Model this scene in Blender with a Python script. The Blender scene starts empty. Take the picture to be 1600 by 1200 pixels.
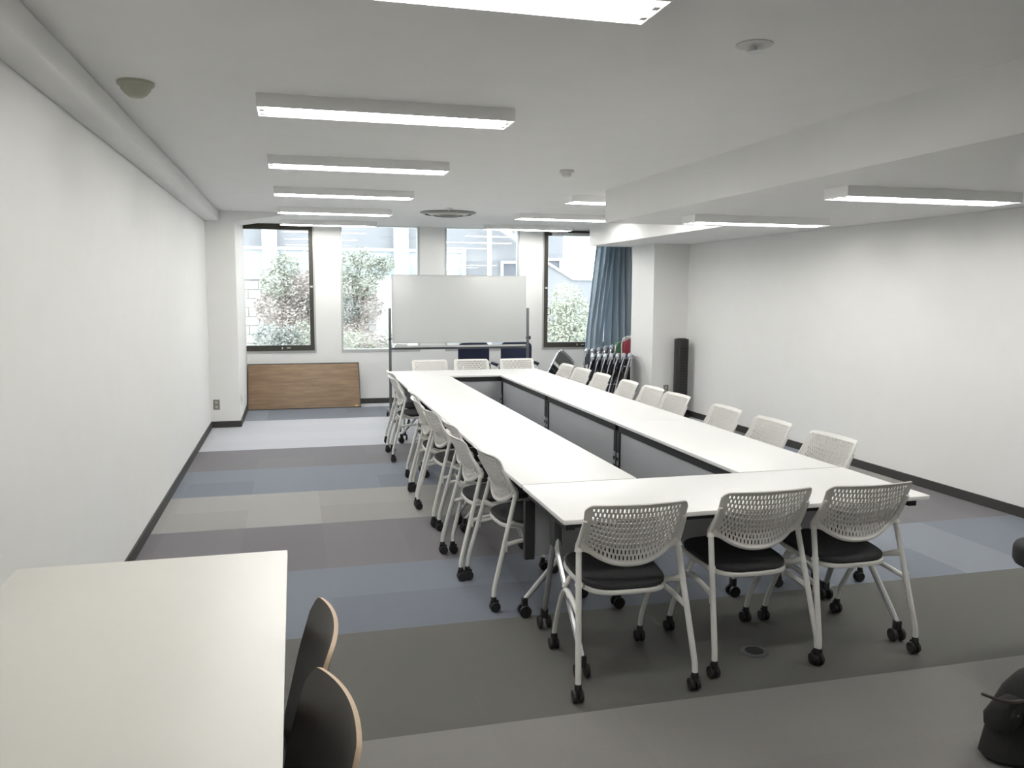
import bpy, bmesh, math, random
from mathutils import Vector, Matrix
random.seed(7)
PI = math.pi
SC = bpy.context.scene
COL = SC.collection

# ------------------------------------------------------------------ camera
F_PX, PITCH, YAW, ROLL, CAM_H = 1299.2, 0.111014, 0.256517, -0.004587, 1.62
cam_d = bpy.data.cameras.new('camera')
cam = bpy.data.objects.new('camera', cam_d)
COL.objects.link(cam)
cam_d.sensor_width = 36.0
cam_d.lens = F_PX / 1600 * 36
cam_d.clip_start = 0.02
_r = Vector((math.cos(YAW), -math.sin(YAW), 0))
_f = Vector((math.sin(YAW) * math.cos(PITCH), math.cos(YAW) * math.cos(PITCH), -math.sin(PITCH)))
_d = _f.cross(_r)
_r1 = math.cos(ROLL) * _r + math.sin(ROLL) * _d
_d1 = -math.sin(ROLL) * _r + math.cos(ROLL) * _d
_m = Matrix((_r1, -_d1, -_f)).transposed().to_4x4()
_m.translation = (0, 0, CAM_H)
cam.matrix_world = _m
SC.camera = cam

# ------------------------------------------------------------------ world, exposure
w = bpy.data.worlds.new('world')
SC.world = w
w.use_nodes = True
bg = w.node_tree.nodes['Background']
bg.inputs[0].default_value = (0.84, 0.92, 1.0, 1)
bg.inputs[1].default_value = 4.5
SC.view_settings.view_transform = 'Standard'
SC.view_settings.look = 'None'
SC.view_settings.gamma = 1
SC.view_settings.use_curve_mapping = False
SC.view_settings.exposure = 0.80
TUBE_POWER = 25.0

# ------------------------------------------------------------------ materials
def mat(name, col, rough=0.6, metal=0.0, noise=0.0, nscale=60.0, bump=0.0, spec=0.5, emit=0.0):
    m = bpy.data.materials.new(name)
    m.use_nodes = True
    nt = m.node_tree
    b = nt.nodes['Principled BSDF']
    b.inputs['Base Color'].default_value = (*col, 1)
    b.inputs['Roughness'].default_value = rough
    b.inputs['Metallic'].default_value = metal
    b.inputs['Specular IOR Level'].default_value = spec
    if emit:
        b.inputs['Emission Color'].default_value = (*col, 1)
        b.inputs['Emission Strength'].default_value = emit
    if noise or bump:
        tc = nt.nodes.new('ShaderNodeTexCoord')
        n = nt.nodes.new('ShaderNodeTexNoise')
        n.inputs['Scale'].default_value = nscale
        n.inputs['Detail'].default_value = 4
        nt.links.new(tc.outputs['Object'], n.inputs['Vector'])
        if noise:
            mx = nt.nodes.new('ShaderNodeMix')
            mx.data_type = 'RGBA'
            mx.inputs[6].default_value = (*[c * (1 - noise) for c in col], 1)
            mx.inputs[7].default_value = (*[min(1, c * (1 + noise)) for c in col], 1)
            nt.links.new(n.outputs['Fac'], mx.inputs[0])
            nt.links.new(mx.outputs[2], b.inputs['Base Color'])
        if bump:
            bp = nt.nodes.new('ShaderNodeBump')
            bp.inputs['Strength'].default_value = bump
            bp.inputs['Distance'].default_value = 0.002
            nt.links.new(n.outputs['Fac'], bp.inputs['Height'])
            nt.links.new(bp.outputs['Normal'], b.inputs['Normal'])
    return m

def wood_mat(name, c1, c2):
    m = bpy.data.materials.new(name)
    m.use_nodes = True
    nt = m.node_tree
    b = nt.nodes['Principled BSDF']
    b.inputs['Roughness'].default_value = 0.5
    tc = nt.nodes.new('ShaderNodeTexCoord')
    mp = nt.nodes.new('ShaderNodeMapping')
    mp.inputs['Scale'].default_value = (1.2, 14, 14)
    n = nt.nodes.new('ShaderNodeTexNoise')
    n.inputs['Scale'].default_value = 2.2
    n.inputs['Detail'].default_value = 8
    n.inputs['Roughness'].default_value = 0.65
    rp = nt.nodes.new('ShaderNodeValToRGB')
    rp.color_ramp.elements[0].position = 0.3
    rp.color_ramp.elements[1].position = 0.75
    rp.color_ramp.elements[0].color = (*c1, 1)
    rp.color_ramp.elements[1].color = (*c2, 1)
    nt.links.new(tc.outputs['Object'], mp.inputs['Vector'])
    nt.links.new(mp.outputs[0], n.inputs['Vector'])
    nt.links.new(n.outputs['Fac'], rp.inputs[0])
    nt.links.new(rp.outputs[0], b.inputs['Base Color'])
    return m

def glass_mat(name, fac=1.6, tint=(1, 1, 1)):
    m = bpy.data.materials.new(name)
    m.use_nodes = True
    nt = m.node_tree
    nt.nodes.clear()
    out = nt.nodes.new('ShaderNodeOutputMaterial')
    mix = nt.nodes.new('ShaderNodeMixShader')
    tr = nt.nodes.new('ShaderNodeBsdfTransparent')
    tr.inputs[0].default_value = (*tint, 1)
    gl = nt.nodes.new('ShaderNodeBsdfGlossy')
    gl.inputs['Roughness'].default_value = 0.0
    fr = nt.nodes.new('ShaderNodeFresnel')
    fr.inputs[0].default_value = 1.5
    mul = nt.nodes.new('ShaderNodeMath')
    mul.operation = 'MULTIPLY'
    mul.inputs[1].default_value = fac
    nt.links.new(fr.outputs[0], mul.inputs[0])
    nt.links.new(mul.outputs[0], mix.inputs[0])
    nt.links.new(tr.outputs[0], mix.inputs[1])
    nt.links.new(gl.outputs[0], mix.inputs[2])
    nt.links.new(mix.outputs[0], out.inputs[0])
    return m

M = dict(
    wall=mat('wall_paint', (.80, .80, .785), .85, noise=.02, nscale=5, bump=.15),
    ceiling=mat('ceiling_paint', (.80, .80, .785), .9, noise=.03, nscale=4, bump=.2),
    base=mat('dark_vinyl', (.035, .034, .032), .55),
    white_top=mat('white_laminate', (.83, .83, .82), .38, noise=.01, nscale=3),
    desk_top=mat('cream_laminate', (.66, .645, .60), .4, noise=.015, nscale=3),
    edge=mat('laminate_edge', (.72, .72, .70), .45),
    black=mat('black_steel', (.018, .019, .02), .45),
    panel=mat('grey_panel', (.36, .37, .39), .42, noise=.05, nscale=4),
    silver=mat('silver_metal', (.55, .56, .57), .32, 0.85),
    chrome=mat('chrome', (.8, .8, .82), .12, 1.0),
    plastic=mat('ivory_plastic', (.77, .76, .725), .5),
    frame=mat('ivory_enamel', (.74, .74, .71), .4),
    caster=mat('caster_rubber', (.012, .012, .013), .5),
    seat=mat('charcoal_fabric', (.028, .029, .031), .95, noise=.25, nscale=500, bump=.3),
    navy=mat('navy_fabric', (.022, .028, .062), .9, noise=.2, nscale=400, bump=.3),
    greyfab=mat('slate_vinyl', (.40, .42, .46), .45, noise=.1, nscale=40),
    taupe=mat('taupe_vinyl', (.13, .13, .135), .35, noise=.1, nscale=40),
    green=mat('green_vinyl', (.10, .26, .13), .6, noise=.15, nscale=40),
    red=mat('red_vinyl', (.36, .05, .08), .6, noise=.15, nscale=40),
    bronze=mat('bronze_aluminium', (.055, .05, .04), .45, 0.3),
    alu=mat('aluminium', (.50, .51, .50), .45, 0.4),
    board=mat('whiteboard_enamel', (.56, .575, .57), .22),
    steelgrey=mat('grey_steel', (.11, .12, .125), .45, .3),
    wood=wood_mat('brown_wood', (.14, .088, .048), (.26, .17, .098)),
    darkwood=wood_mat('dark_wood', (.014, .011, .009), (.028, .021, .016)),
    plyedge=mat('plywood_edge', (.50, .37, .25), .6, noise=.12, nscale=80),
    outlet=mat('grey_plate', (.20, .19, .17), .5),
    olive=mat('aged_plastic', (.42, .42, .34), .5),
    detector=mat('detector_white', (.62, .62, .60), .5),
    fixture=mat('fixture_enamel', (.88, .88, .87), .45),
    tube=mat('tube_glow', (1.0, .985, .95), .5, emit=TUBE_POWER),
    vent=mat('vent_grey', (.15, .15, .145), .5),
    ventdark=mat('vent_dark', (.10, .10, .10), .6),
    towerbody=mat('black_plastic', (.016, .015, .014), .4),
    grille=mat('grille_black', (.010, .010, .010), .7),
    curtain=mat('blue_grey_curtain', (.40, .48, .54), .85, noise=.06, nscale=30),
    yellow=mat('yellow_sticker', (.75, .55, .15), .6),
    bag=mat('black_canvas', (.012, .012, .012), .95, noise=.3, nscale=200, bump=.4),
    strap=mat('brown_strap', (.05, .038, .034), .8),
    ext_white=mat('ext_white_render', (.46, .465, .475), .8, noise=.02, nscale=2),
    ext_cream=mat('ext_cream_render', (.28, .27, .255), .85, noise=.04, nscale=2),
    ext_grey=mat('ext_grey_soffit', (.13, .137, .15), .85, noise=.04, nscale=2),
    ext_lav=mat('ext_pale_wall', (.20, .20, .205), .85, noise=.04, nscale=2),
    ext_glass=mat('ext_window_pane', (.33, .37, .40), .15, noise=.03, nscale=2),
    ext_ground=mat('ext_ground', (.45, .45, .44), .9, noise=.1, nscale=2),
    ext_brick=mat('ext_brown_wall', (.27, .25, .23), .9, noise=.1, nscale=5),
    cable=mat('cable_grey', (.22, .25, .29), .6),
    bark=mat('bark', (.18, .14, .12), .9, noise=.3, nscale=20),
    leaf_green=mat('leaf_green', (.31, .32, .26), .7, noise=.25, nscale=3),
    leaf_pale=mat('leaf_pale', (.36, .375, .29), .7, noise=.2, nscale=3),
    leaf_brown=mat('leaf_brown', (.36, .315, .28), .7, noise=.25, nscale=3),
    leaf_dark=mat('leaf_dark', (.235, .245, .22), .7, noise=.3, nscale=3),
    glass=glass_mat('window_glass', 2.2, (.97, .985, .98)),
)
CARPET = {k: mat('carpet_' + k, c, .85, noise=.2, nscale=260, bump=.35, spec=.4) for k, c in dict(
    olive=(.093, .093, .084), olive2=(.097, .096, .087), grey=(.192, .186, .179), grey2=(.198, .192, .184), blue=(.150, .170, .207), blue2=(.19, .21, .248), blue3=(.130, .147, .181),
    purple=(.132, .124, .137), purple2=(.142, .134, .146), warm=(.262, .256, .247), warm2=(.242, .237, .229), warm3=(.285, .279, .270),
    pale=(.42, .43, .465), pale2=(.44, .45, .485)).items()}
for m_ in CARPET.values():
    b_ = m_.node_tree.nodes['Principled BSDF']
    b_.inputs['Sheen Weight'].default_value = .16
    b_.inputs['Sheen Roughness'].default_value = .35

_nt = M['curtain'].node_tree
_pb = _nt.nodes['Principled BSDF']
_tl = _nt.nodes.new('ShaderNodeBsdfTranslucent')
_tl.inputs[0].default_value = (.42, .52, .60, 1)
_mx = _nt.nodes.new('ShaderNodeMixShader')
_mx.inputs[0].default_value = .22
_nt.links.new(_pb.outputs[0], _mx.inputs[1])
_nt.links.new(_tl.outputs[0], _mx.inputs[2])
_nt.links.new(_mx.outputs[0], _nt.nodes['Material Output'].inputs[0])

# ------------------------------------------------------------------ mesh helpers
class MB:
    def __init__(s):
        s.b = bmesh.new()
    def box(s, x0, x1, y0, y1, z0, z1, bev=0.0, seg=2):
        r = bmesh.ops.create_cube(s.b, size=1)
        vs = r['verts']
        for v in vs:
            v.co = Vector(((x0 + x1) / 2 + v.co.x * (x1 - x0), (y0 + y1) / 2 + v.co.y * (y1 - y0), (z0 + z1) / 2 + v.co.z * (z1 - z0)))
        if bev:
            es = list({e for v in vs for e in v.link_edges})
            bmesh.ops.bevel(s.b, geom=es, offset=bev, segments=seg, affect='EDGES', profile=.6)
        return s
    def prism(s, pts, z0, z1, bev=0.0, seg=2, axis='z'):
        """pts: 2-D outline, extruded along an axis from z0 to z1"""
        def P(p, z):
            return {'z': (p[0], p[1], z), 'y': (p[0], z, p[1]), 'x': (z, p[0], p[1])}[axis]
        lo = [s.b.verts.new(P(p, z0)) for p in pts]
        hi = [s.b.verts.new(P(p, z1)) for p in pts]
        n = len(pts)
        fs = [s.b.faces.new(lo[::-1]), s.b.faces.new(hi)]
        for i in range(n):
            fs.append(s.b.faces.new((lo[i], lo[(i + 1) % n], hi[(i + 1) % n], hi[i])))
        bmesh.ops.recalc_face_normals(s.b, faces=fs)
        if bev:
            es = list(fs[0].edges) + list(fs[1].edges)
            bmesh.ops.bevel(s.b, geom=es, offset=bev, segments=seg, affect='EDGES', profile=.6)
        return s
    def tube(s, pts, r, n=8, fillet=0.0, fs=4, r2=None, closed=False):
        pts = [Vector(p) for p in pts]
        if fillet and len(pts) > 2:
            new = [pts[0]]
            for i in range(1, len(pts) - 1):
                a, b, c = pts[i - 1], pts[i], pts[i + 1]
                d1, d2 = (a - b), (c - b)
                k = min(fillet, d1.length * .49, d2.length * .49)
                p1, p2 = b + d1.normalized() * k, b + d2.normalized() * k
                for j in range(fs + 1):
                    t = j / fs
                    new.append((1 - t) ** 2 * p1 + 2 * t * (1 - t) * b + t * t * p2)
            new.append(pts[-1])
            pts = new
        N = len(pts)
        rings = []
        up = None
        for i, p in enumerate(pts):
            if closed:
                t = (pts[(i + 1) % N] - pts[i - 1]).normalized()
            else:
                t = (pts[min(i + 1, N - 1)] - pts[max(i - 1, 0)]).normalized()
            if up is None:
                up = t.orthogonal().normalized()
            else:
                up = (up - t * up.dot(t))
                if up.length < 1e-6:
                    up = t.orthogonal()
                up.normalize()
            q = t.cross(up)
            rr = r if r2 is None else r + (r2 - r) * i / max(1, N - 1)
            rings.append([s.b.verts.new(p + (up * math.cos(2 * PI * k / n) + q * math.sin(2 * PI * k / n)) * rr) for k in range(n)])
        for i in range(N if closed else N - 1):
            A, B = rings[i], rings[(i + 1) % N]
            for k in range(n):
                s.b.faces.new((A[k], A[(k + 1) % n], B[(k + 1) % n], B[k]))
        if not closed:
            s.b.faces.new(rings[0][::-1])
            s.b.faces.new(rings[-1])
        return s
    def lathe(s, prof, c=(0, 0, 0), axis='z', n=20):
        """prof: list of (radius, height) revolved round an axis through c; ends closed"""
        c = Vector(c)
        rings = []
        for (r, h) in prof:
            ring = []
            for k in range(n):
                a = 2 * PI * k / n
                u, v = r * math.cos(a), r * math.sin(a)
                ring.append(s.b.verts.new(c + Vector({'z': (u, v, h), 'y': (u, h, v), 'x': (h, u, v)}[axis])))
            rings.append(ring)
        fs = []
        for A, B in zip(rings, rings[1:]):
            for k in range(n):
                fs.append(s.b.faces.new((A[k], A[(k + 1) % n], B[(k + 1) % n], B[k])))
        fs.append(s.b.faces.new(rings[0][::-1]))
        fs.append(s.b.faces.new(rings[-1]))
        bmesh.ops.recalc_face_normals(s.b, faces=fs)
        return s
    def quad(s, a, b, c, d):
        s.b.faces.new([s.b.verts.new(p) for p in (a, b, c, d)])
        return s
    def xf(s, mtx):
        bmesh.ops.transform(s.b, matrix=mtx, verts=s.b.verts)
        return s
    def mesh(s, name, m, smooth=True, recalc=True):
        me = bpy.data.meshes.new(name)
        if recalc:
            bmesh.ops.recalc_face_normals(s.b, faces=s.b.faces)
        s.b.to_mesh(me)
        s.b.free()
        me.materials.append(M[m] if isinstance(m, str) else m)
        if smooth:
            me.polygons.foreach_set('use_smooth', [True] * len(me.polygons))
            me.set_sharp_from_angle(angle=math.radians(38))
        return me
    def build(s, name, m, parent=None, smooth=True, recalc=True):
        o = bpy.data.objects.new(name, s.mesh(name, m, smooth, recalc))
        COL.objects.link(o)
        if parent:
            o.parent = parent
        return o

def tag(o, label=None, cat=None, group=None, kind=None):
    if label: o['label'] = label
    if cat: o['category'] = cat
    if group: o['group'] = group
    if kind: o['kind'] = kind
    return o

def thing(name, label, cat, loc=(0, 0, 0), rz=0.0, group=None):
    o = bpy.data.objects.new(name, None)
    COL.objects.link(o)
    o.empty_display_size = .1
    o.location = loc
    o.rotation_euler = (0, 0, rz)
    return tag(o, label, cat, group)

def struct(name, loc=(0, 0, 0)):
    o = bpy.data.objects.new(name, None)
    COL.objects.link(o)
    o.location = loc
    return tag(o, kind='structure')

def kids(o):
    return [c for c in ALLKIDS.get(o.name, [])]

def dup(root, loc, rz, label, group=None):
    """copy of a thing with copies of its parts and sub-parts, sharing mesh data"""
    def rec(o, par):
        c = o.copy()
        COL.objects.link(c)
        c.parent = par
        c.matrix_parent_inverse = o.matrix_parent_inverse
        for ch in list(o.children):
            rec(ch, c)
        return c
    r = rec(root, None)
    r.location = loc
    r.rotation_euler = (0, 0, rz)
    r['label'] = label
    if group:
        r['group'] = group
    return r

def rrect(w, d, r, n=5, cx=0, cy=0):
    pts = []
    for (sx, sy, a0) in ((1, 1, 0), (-1, 1, PI / 2), (-1, -1, PI), (1, -1, 3 * PI / 2)):
        for k in range(n + 1):
            a = a0 + k / n * PI / 2
            pts.append((cx + sx * (w / 2 - r) + r * math.cos(a), cy + sy * (d / 2 - r) + r * math.sin(a)))
    return pts

# ================================================================== SETTING
XL, YF, YB = -0.97, 12.05, -2.6
ZC, ZS = 2.53, 2.24
def XR(y): return 5.00 + (10.0 - y) * 0.0192      # the right wall runs very slightly out of square

# floor and carpet tiles
floor = MB().box(XL - .1, 5.45, YB, 12.3, -.2, -.006).build('floor', CARPET['olive'], smooth=False)
tag(floor, kind='structure')
TY, TX, X00, Y00 = 0.4895, 0.515, -0.871, 1.42
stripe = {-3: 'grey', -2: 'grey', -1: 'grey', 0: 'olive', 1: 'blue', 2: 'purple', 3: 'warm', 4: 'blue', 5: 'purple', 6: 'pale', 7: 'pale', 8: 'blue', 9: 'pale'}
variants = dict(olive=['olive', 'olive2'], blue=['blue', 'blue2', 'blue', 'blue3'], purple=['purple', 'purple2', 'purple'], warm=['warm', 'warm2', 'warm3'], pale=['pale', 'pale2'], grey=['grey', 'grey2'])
tile_mesh = {}
for k in CARPET:
    tile_mesh[k] = MB().prism(rrect(TX - .0003, TY - .0003, .001, 1), -.006, 0).mesh('carpet_tile', CARPET[k], smooth=False)
cut_mesh = {}
rest = MB()
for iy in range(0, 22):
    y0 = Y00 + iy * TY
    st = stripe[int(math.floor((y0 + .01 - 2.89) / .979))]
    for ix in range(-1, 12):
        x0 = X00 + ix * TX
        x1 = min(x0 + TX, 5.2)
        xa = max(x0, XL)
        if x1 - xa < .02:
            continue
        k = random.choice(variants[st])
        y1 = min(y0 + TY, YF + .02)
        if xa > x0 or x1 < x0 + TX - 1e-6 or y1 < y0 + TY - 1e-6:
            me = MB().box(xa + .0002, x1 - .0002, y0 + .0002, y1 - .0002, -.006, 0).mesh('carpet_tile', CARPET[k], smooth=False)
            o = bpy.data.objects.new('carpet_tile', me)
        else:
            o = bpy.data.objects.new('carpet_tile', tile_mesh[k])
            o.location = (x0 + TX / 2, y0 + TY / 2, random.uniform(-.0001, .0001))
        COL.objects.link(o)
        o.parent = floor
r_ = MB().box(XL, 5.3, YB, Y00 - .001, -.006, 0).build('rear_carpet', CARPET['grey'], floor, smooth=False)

# walls
wall_left = tag(MB().box(XL - .15, XL, YB, 12.3, -.2, 2.75).build('wall_left', 'wall', smooth=False), kind='structure')
MB().box(XL, -.64, 10.29, YF, 0, ZC).build('pillar', 'wall', wall_left, smooth=False)
wr = MB().prism([(XR(YB), YB), (XR(12.3), 12.3), (5.5, 12.3), (5.5, YB)], -.2, 2.75).build('wall_right', 'wall', smooth=False)
tag(wr, kind='structure')
MB().box(4.51, 5.02, 10.0, 10.72, 0, ZC).build('pillar', 'wall', wr, smooth=False)
wb = tag(MB().box(XL - .15, 5.5, YB - .15, YB, -.2, 2.75).build('wall_back', 'wall', smooth=False), kind='structure')
# window wall, made of piers, sill wall and heads
WIN = [(-.97, .303, .742, ZC), (.652, 1.775, .742, ZC), (2.145, 3.272, .742, ZC), (3.625, 4.80, .742, ZC)]
wf = MB()
wf.box(XL, 5.02, YF, YF + .2, -.2, .742)
wf.box(XL, .303, YF, YF + .2, ZC, 2.75)
wf.box(3.625, 5.02, YF, YF + .2, ZC, 2.75)
wf.box(.652, 3.272, YF, YF + .2, ZC, 2.75)
for a, b in ((.303, .652), (1.775, 2.145), (3.272, 3.625), (4.80, 5.02)):
    wf.box(a, b, YF, YF + .2, .742, 2.75)
wf = tag(wf.build('wall_far', 'wall', smooth=False), kind='structure')

# ceiling
ceil = MB().box(XL - .15, 5.5, YB - .1, 12.3, ZC, ZC + .2).build('ceiling', 'ceiling', smooth=False)
tag(ceil, kind='structure')
MB().box(2.755, 5.45, YB, 7.2, ZS, ZC).build('lowered_soffit', 'ceiling', ceil, smooth=False)
MB().box(3.95, 5.45, 7.2, 10.9, ZS, ZC).build('beam', 'ceiling', ceil, smooth=False)
MB().box(XL, -.812, YB, 10.29, 2.413, ZC, .012).build('duct_cover', 'ceiling', ceil)
MB().prism([(-.64, 2.41), (-.64, ZC), (.30, ZC), (-.05, 2.502)], 10.29, 10.95, axis='y').build('haunch', 'ceiling', ceil, smooth=False)

# baseboards
bh, bt = .075, .012
tag(MB().box(XL, XL + bt, YB, 10.29, 0, bh).build('baseboard_left', 'base', smooth=False), kind='structure')
tag(MB().box(XL, -.64 + bt, 10.29 - bt, 10.29, 0, bh).box(-.64, -.64 + bt, 10.29, YF, 0, bh).build('trim_1', 'base', smooth=False), kind='structure')
tag(MB().box(-.64, 5.0, YF - bt, YF, 0, bh).build('baseboard_far', 'base', smooth=False), kind='structure')
tag(MB().prism([(XR(YB) - bt, YB), (XR(10) - bt, 10.0), (XR(10), 10.0), (XR(YB), YB)], 0, bh).build('baseboard_right', 'base', smooth=False), kind='structure')
tag(MB().box(4.51 - bt, 5.0, 10 - bt, 10, 0, bh).box(4.51 - bt, 4.51, 10, 10.72, 0, bh).build('trim_2', 'base', smooth=False), kind='structure')

# windows
def frame_bm(x0, x1, y0, y1, z0, z1, t):
    return (MB().box(x0, x1, y0, y1, z0, z0 + t[0]).box(x0, x1, y0, y1, z1 - t[1], z1)
            .box(x0, x0 + t[2], y0, y1, z0 + t[0], z1 - t[1]).box(x1 - t[3], x1, y0, y1, z0 + t[0], z1 - t[1]))
for i, (x0, x1, z0, z1) in enumerate(WIN):
    wn = struct('window_%d' % (i + 1))
    if i in (0, 3):
        frame_bm(x0, x1, YF - .006, YF + .12, z0, z1, (.038, .004, .025, .025)).build('outer_frame', 'alu', wn, smooth=False)
        sx0, sx1, sz0, sz1 = x0 + .025, x1 - .025, z0 + .038, z1 - .004
        sash = frame_bm(sx0, sx1, YF - .022, YF + .06, sz0, sz1, (.075, .075, .055, .055)).build('sash', 'bronze', wn, smooth=False)
        MB().box(sx0 + .05, sx1 - .05, YF + .02, YF + .026, sz0 + .07, sz1 - .04).build('glass_pane', 'glass', wn, smooth=False)
        hx = sx1 - .055 if i == 0 else sx0 + .055
        sg = -1 if i == 0 else 1
        MB().tube([(hx - sg * .02, YF - .02, 1.37), (hx - sg * .005, YF - .07, 1.37), (hx + sg * .028, YF - .07, 1.365), (hx + sg * .028, YF - .07, 1.28), (hx - sg * .005, YF - .07, 1.275), (hx - sg * .02, YF - .02, 1.275)], .007, 6).build('handle', 'bronze', sash)
        MB().box(hx - sg * .045, hx - sg * .01, YF - .035, YF - .02, 1.66, 1.685).build('latch', 'detector', sash, smooth=False)
        lx = -.1 if i == 0 else 4.24
        MB().box(lx, lx + .05, YF - .04, YF - .02, z0 + .07, z0 + .085).box(lx - .07, lx - .055, YF - .034, YF - .02, z0 + .06, z0 + .09).build('catch', 'alu', sash, smooth=False)
    else:
        frame_bm(x0, x1, YF - .006, YF + .12, z0, z1, (.045, .006, .026, .026)).build('outer_frame', 'alu', wn, smooth=False)
        MB().box(x0 + .02, x1 - .02, YF + .05, YF + .056, z0 + .04, z1 - .004).build('glass_pane', 'glass', wn, smooth=False)

# ================================================================== FLUORESCENT LIGHTS
def make_light(label, loc, L=1.245, W=.225):
    t = thing('ceiling_light', label, 'light', loc)
    h = .062
    b = MB()
    b.box(0, L, 0, .004, -h, 0).box(0, L, W - .004, W, -h, 0).box(0, .004, .004, W - .004, -h, 0).box(L - .004, L, .004, W - .004, -h, 0)
    b.box(.004, L - .004, .004, W - .004, -.004, 0)
    b.build('housing', 'fixture', t, smooth=False)
    b = MB()
    b.prism([(.004, -.012), (W / 2, -.005), (W - .004, -.012), (W - .004, -.016), (W / 2, -.009), (.004, -.016)], .01, L - .01, axis='x')
    b.build('reflector', 'fixture', t, smooth=False)
    for y in (W * .29, W * .71):
        for x in (.012, L - .036):
            MB().box(x, x + .024, y - .015, y + .015, -h - .004, -.014, .004).build('lamp_holder', 'detector', t)
        MB().tube([(.036, y, -.047), (L - .036, y, -.047)], .0155, 10).build('lamp_tube', 'tube', t)
    return t
l0 = make_light('fluorescent ceiling light in the left row, cut off by the top of the photo', (-.146, 2.35, ZC))
ords = ['nearest fully visible', 'second', 'third', 'fourth', 'fifth and farthest']
for k, y in enumerate((4.15, 5.97, 7.76, 9.56, 11.30)):
    dup(l0, (-.146, y, ZC), 0, ['long fluorescent ceiling light in the left row, nearest one wholly in view',
                                'fluorescent ceiling light in the left row, next behind the nearest whole one',
                                'fluorescent ceiling light in the left row, level with the round ceiling vent edge',
                                'fluorescent ceiling light in the left row, last but one before the windows',
                                'fluorescent ceiling light in the left row, closest to the left window'][k], None)
dup(l0, (-.146, -1.25, ZC), 0, 'fluorescent ceiling light in the left row, behind the viewpoint')  # unseen extra fixture, added to brighten the near chair backs
for k, y in enumerate((7.62, 9.52, 11.25)):
    dup(l0, (2.575, y, ZC), 0, ['fluorescent ceiling light half hidden behind the corner of the lowered ceiling',
                                'fluorescent ceiling light of the middle row, beside the white beam face',
                                'fluorescent ceiling light of the middle row, directly before the third window'][k])
for k, y in enumerate((2.34, 4.26, 6.17)):  # the first of these is out of view, added for its light
    dup(l0, (3.125, y, ZS), 0, ['fluorescent light under the lowered ceiling, outside the right edge of view',
                                'fluorescent light under the lowered ceiling, at the right edge of the photo',
                                'fluorescent light under the lowered ceiling, next to the right pillar beam'][k])

# ================================================================== CEILING FITTINGS
o = thing('heat_detector', 'yellowed dome heat detector on the ceiling near the left wall', 'detector', (-.65, 4.09, ZC))
MB().lathe([(.078, 0), (.078, -.012), (.070, -.02)]).build('mounting_base', 'olive', o)
MB().lathe([(.066, -.018), (.062, -.035), (.045, -.055), (.028, -.066), (.004, -.068)]).build('dome', 'olive', o)
o = thing('sprinkler_head', 'flush round white sprinkler head in the ceiling, upper right', 'sprinkler', (1.67, 2.86, ZC))
MB().lathe([(.068, 0), (.068, -.004), (.055, -.008), (.034, -.009)]).build('escutcheon', 'detector', o)
MB().lathe([(.012, -.006), (.012, -.022), (.026, -.026), (.026, -.029), (.004, -.03)], n=14).build('deflector', 'silver', o)
o = thing('smoke_detector', 'small white smoke detector on the ceiling between the two light rows', 'detector', (2.02, 6.1, ZC))
MB().lathe([(.055, 0), (.055, -.015), (.05, -.02)]).build('mounting_base', 'detector', o)
MB().lathe([(.038, -.018), (.036, -.042), (.028, -.048), (.004, -.05)]).build('sensor', 'detector', o)
o = thing('ceiling_sprinkler', 'tiny white sprinkler head just in front of the round ceiling vent', 'sprinkler', (1.69, 9.2, ZC))
MB().lathe([(.04, 0), (.038, -.006), (.03, -.007)]).build('escutcheon', 'detector', o)
MB().lathe([(.01, -.004), (.01, -.02), (.018, -.023), (.004, -.025)], n=12).build('deflector', 'silver', o)
o = thing('ceiling_vent', 'round grey air diffuser with concentric rings on the ceiling', 'vent', (1.77, 9.72, ZC))
def ring(r0, r1, z0, z1):
    b = MB()
    n = 40
    R = [[b.b.verts.new((r * math.cos(2 * PI * k / n), r * math.sin(2 * PI * k / n), z)) for k in range(n)] for r, z in ((r0, z0), (r1, z1), (r1, z1 - .006), (r0, z0 - .006))]
    for j in range(4):
        A, B = R[j], R[(j + 1) % 4]
        for k in range(n):
            b.b.faces.new((A[k], A[(k + 1) % n], B[(k + 1) % n], B[k]))
    return b
ring(.27, .325, -.02, -.002).build('outer_ring', 'vent', o)
ring(.18, .255, -.035, -.008).build('middle_ring', 'olive', o)
ring(.10, .165, -.045, -.015).build('inner_ring', 'vent', o)
MB().lathe([(.085, -.02), (.09, -.045), (.06, -.052), (.004, -.054)]).build('centre_cone', 'ventdark', o)
MB().lathe([(.30, -.0005), (.30, -.003)], n=32).build('throat', 'ventdark', o)

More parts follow.
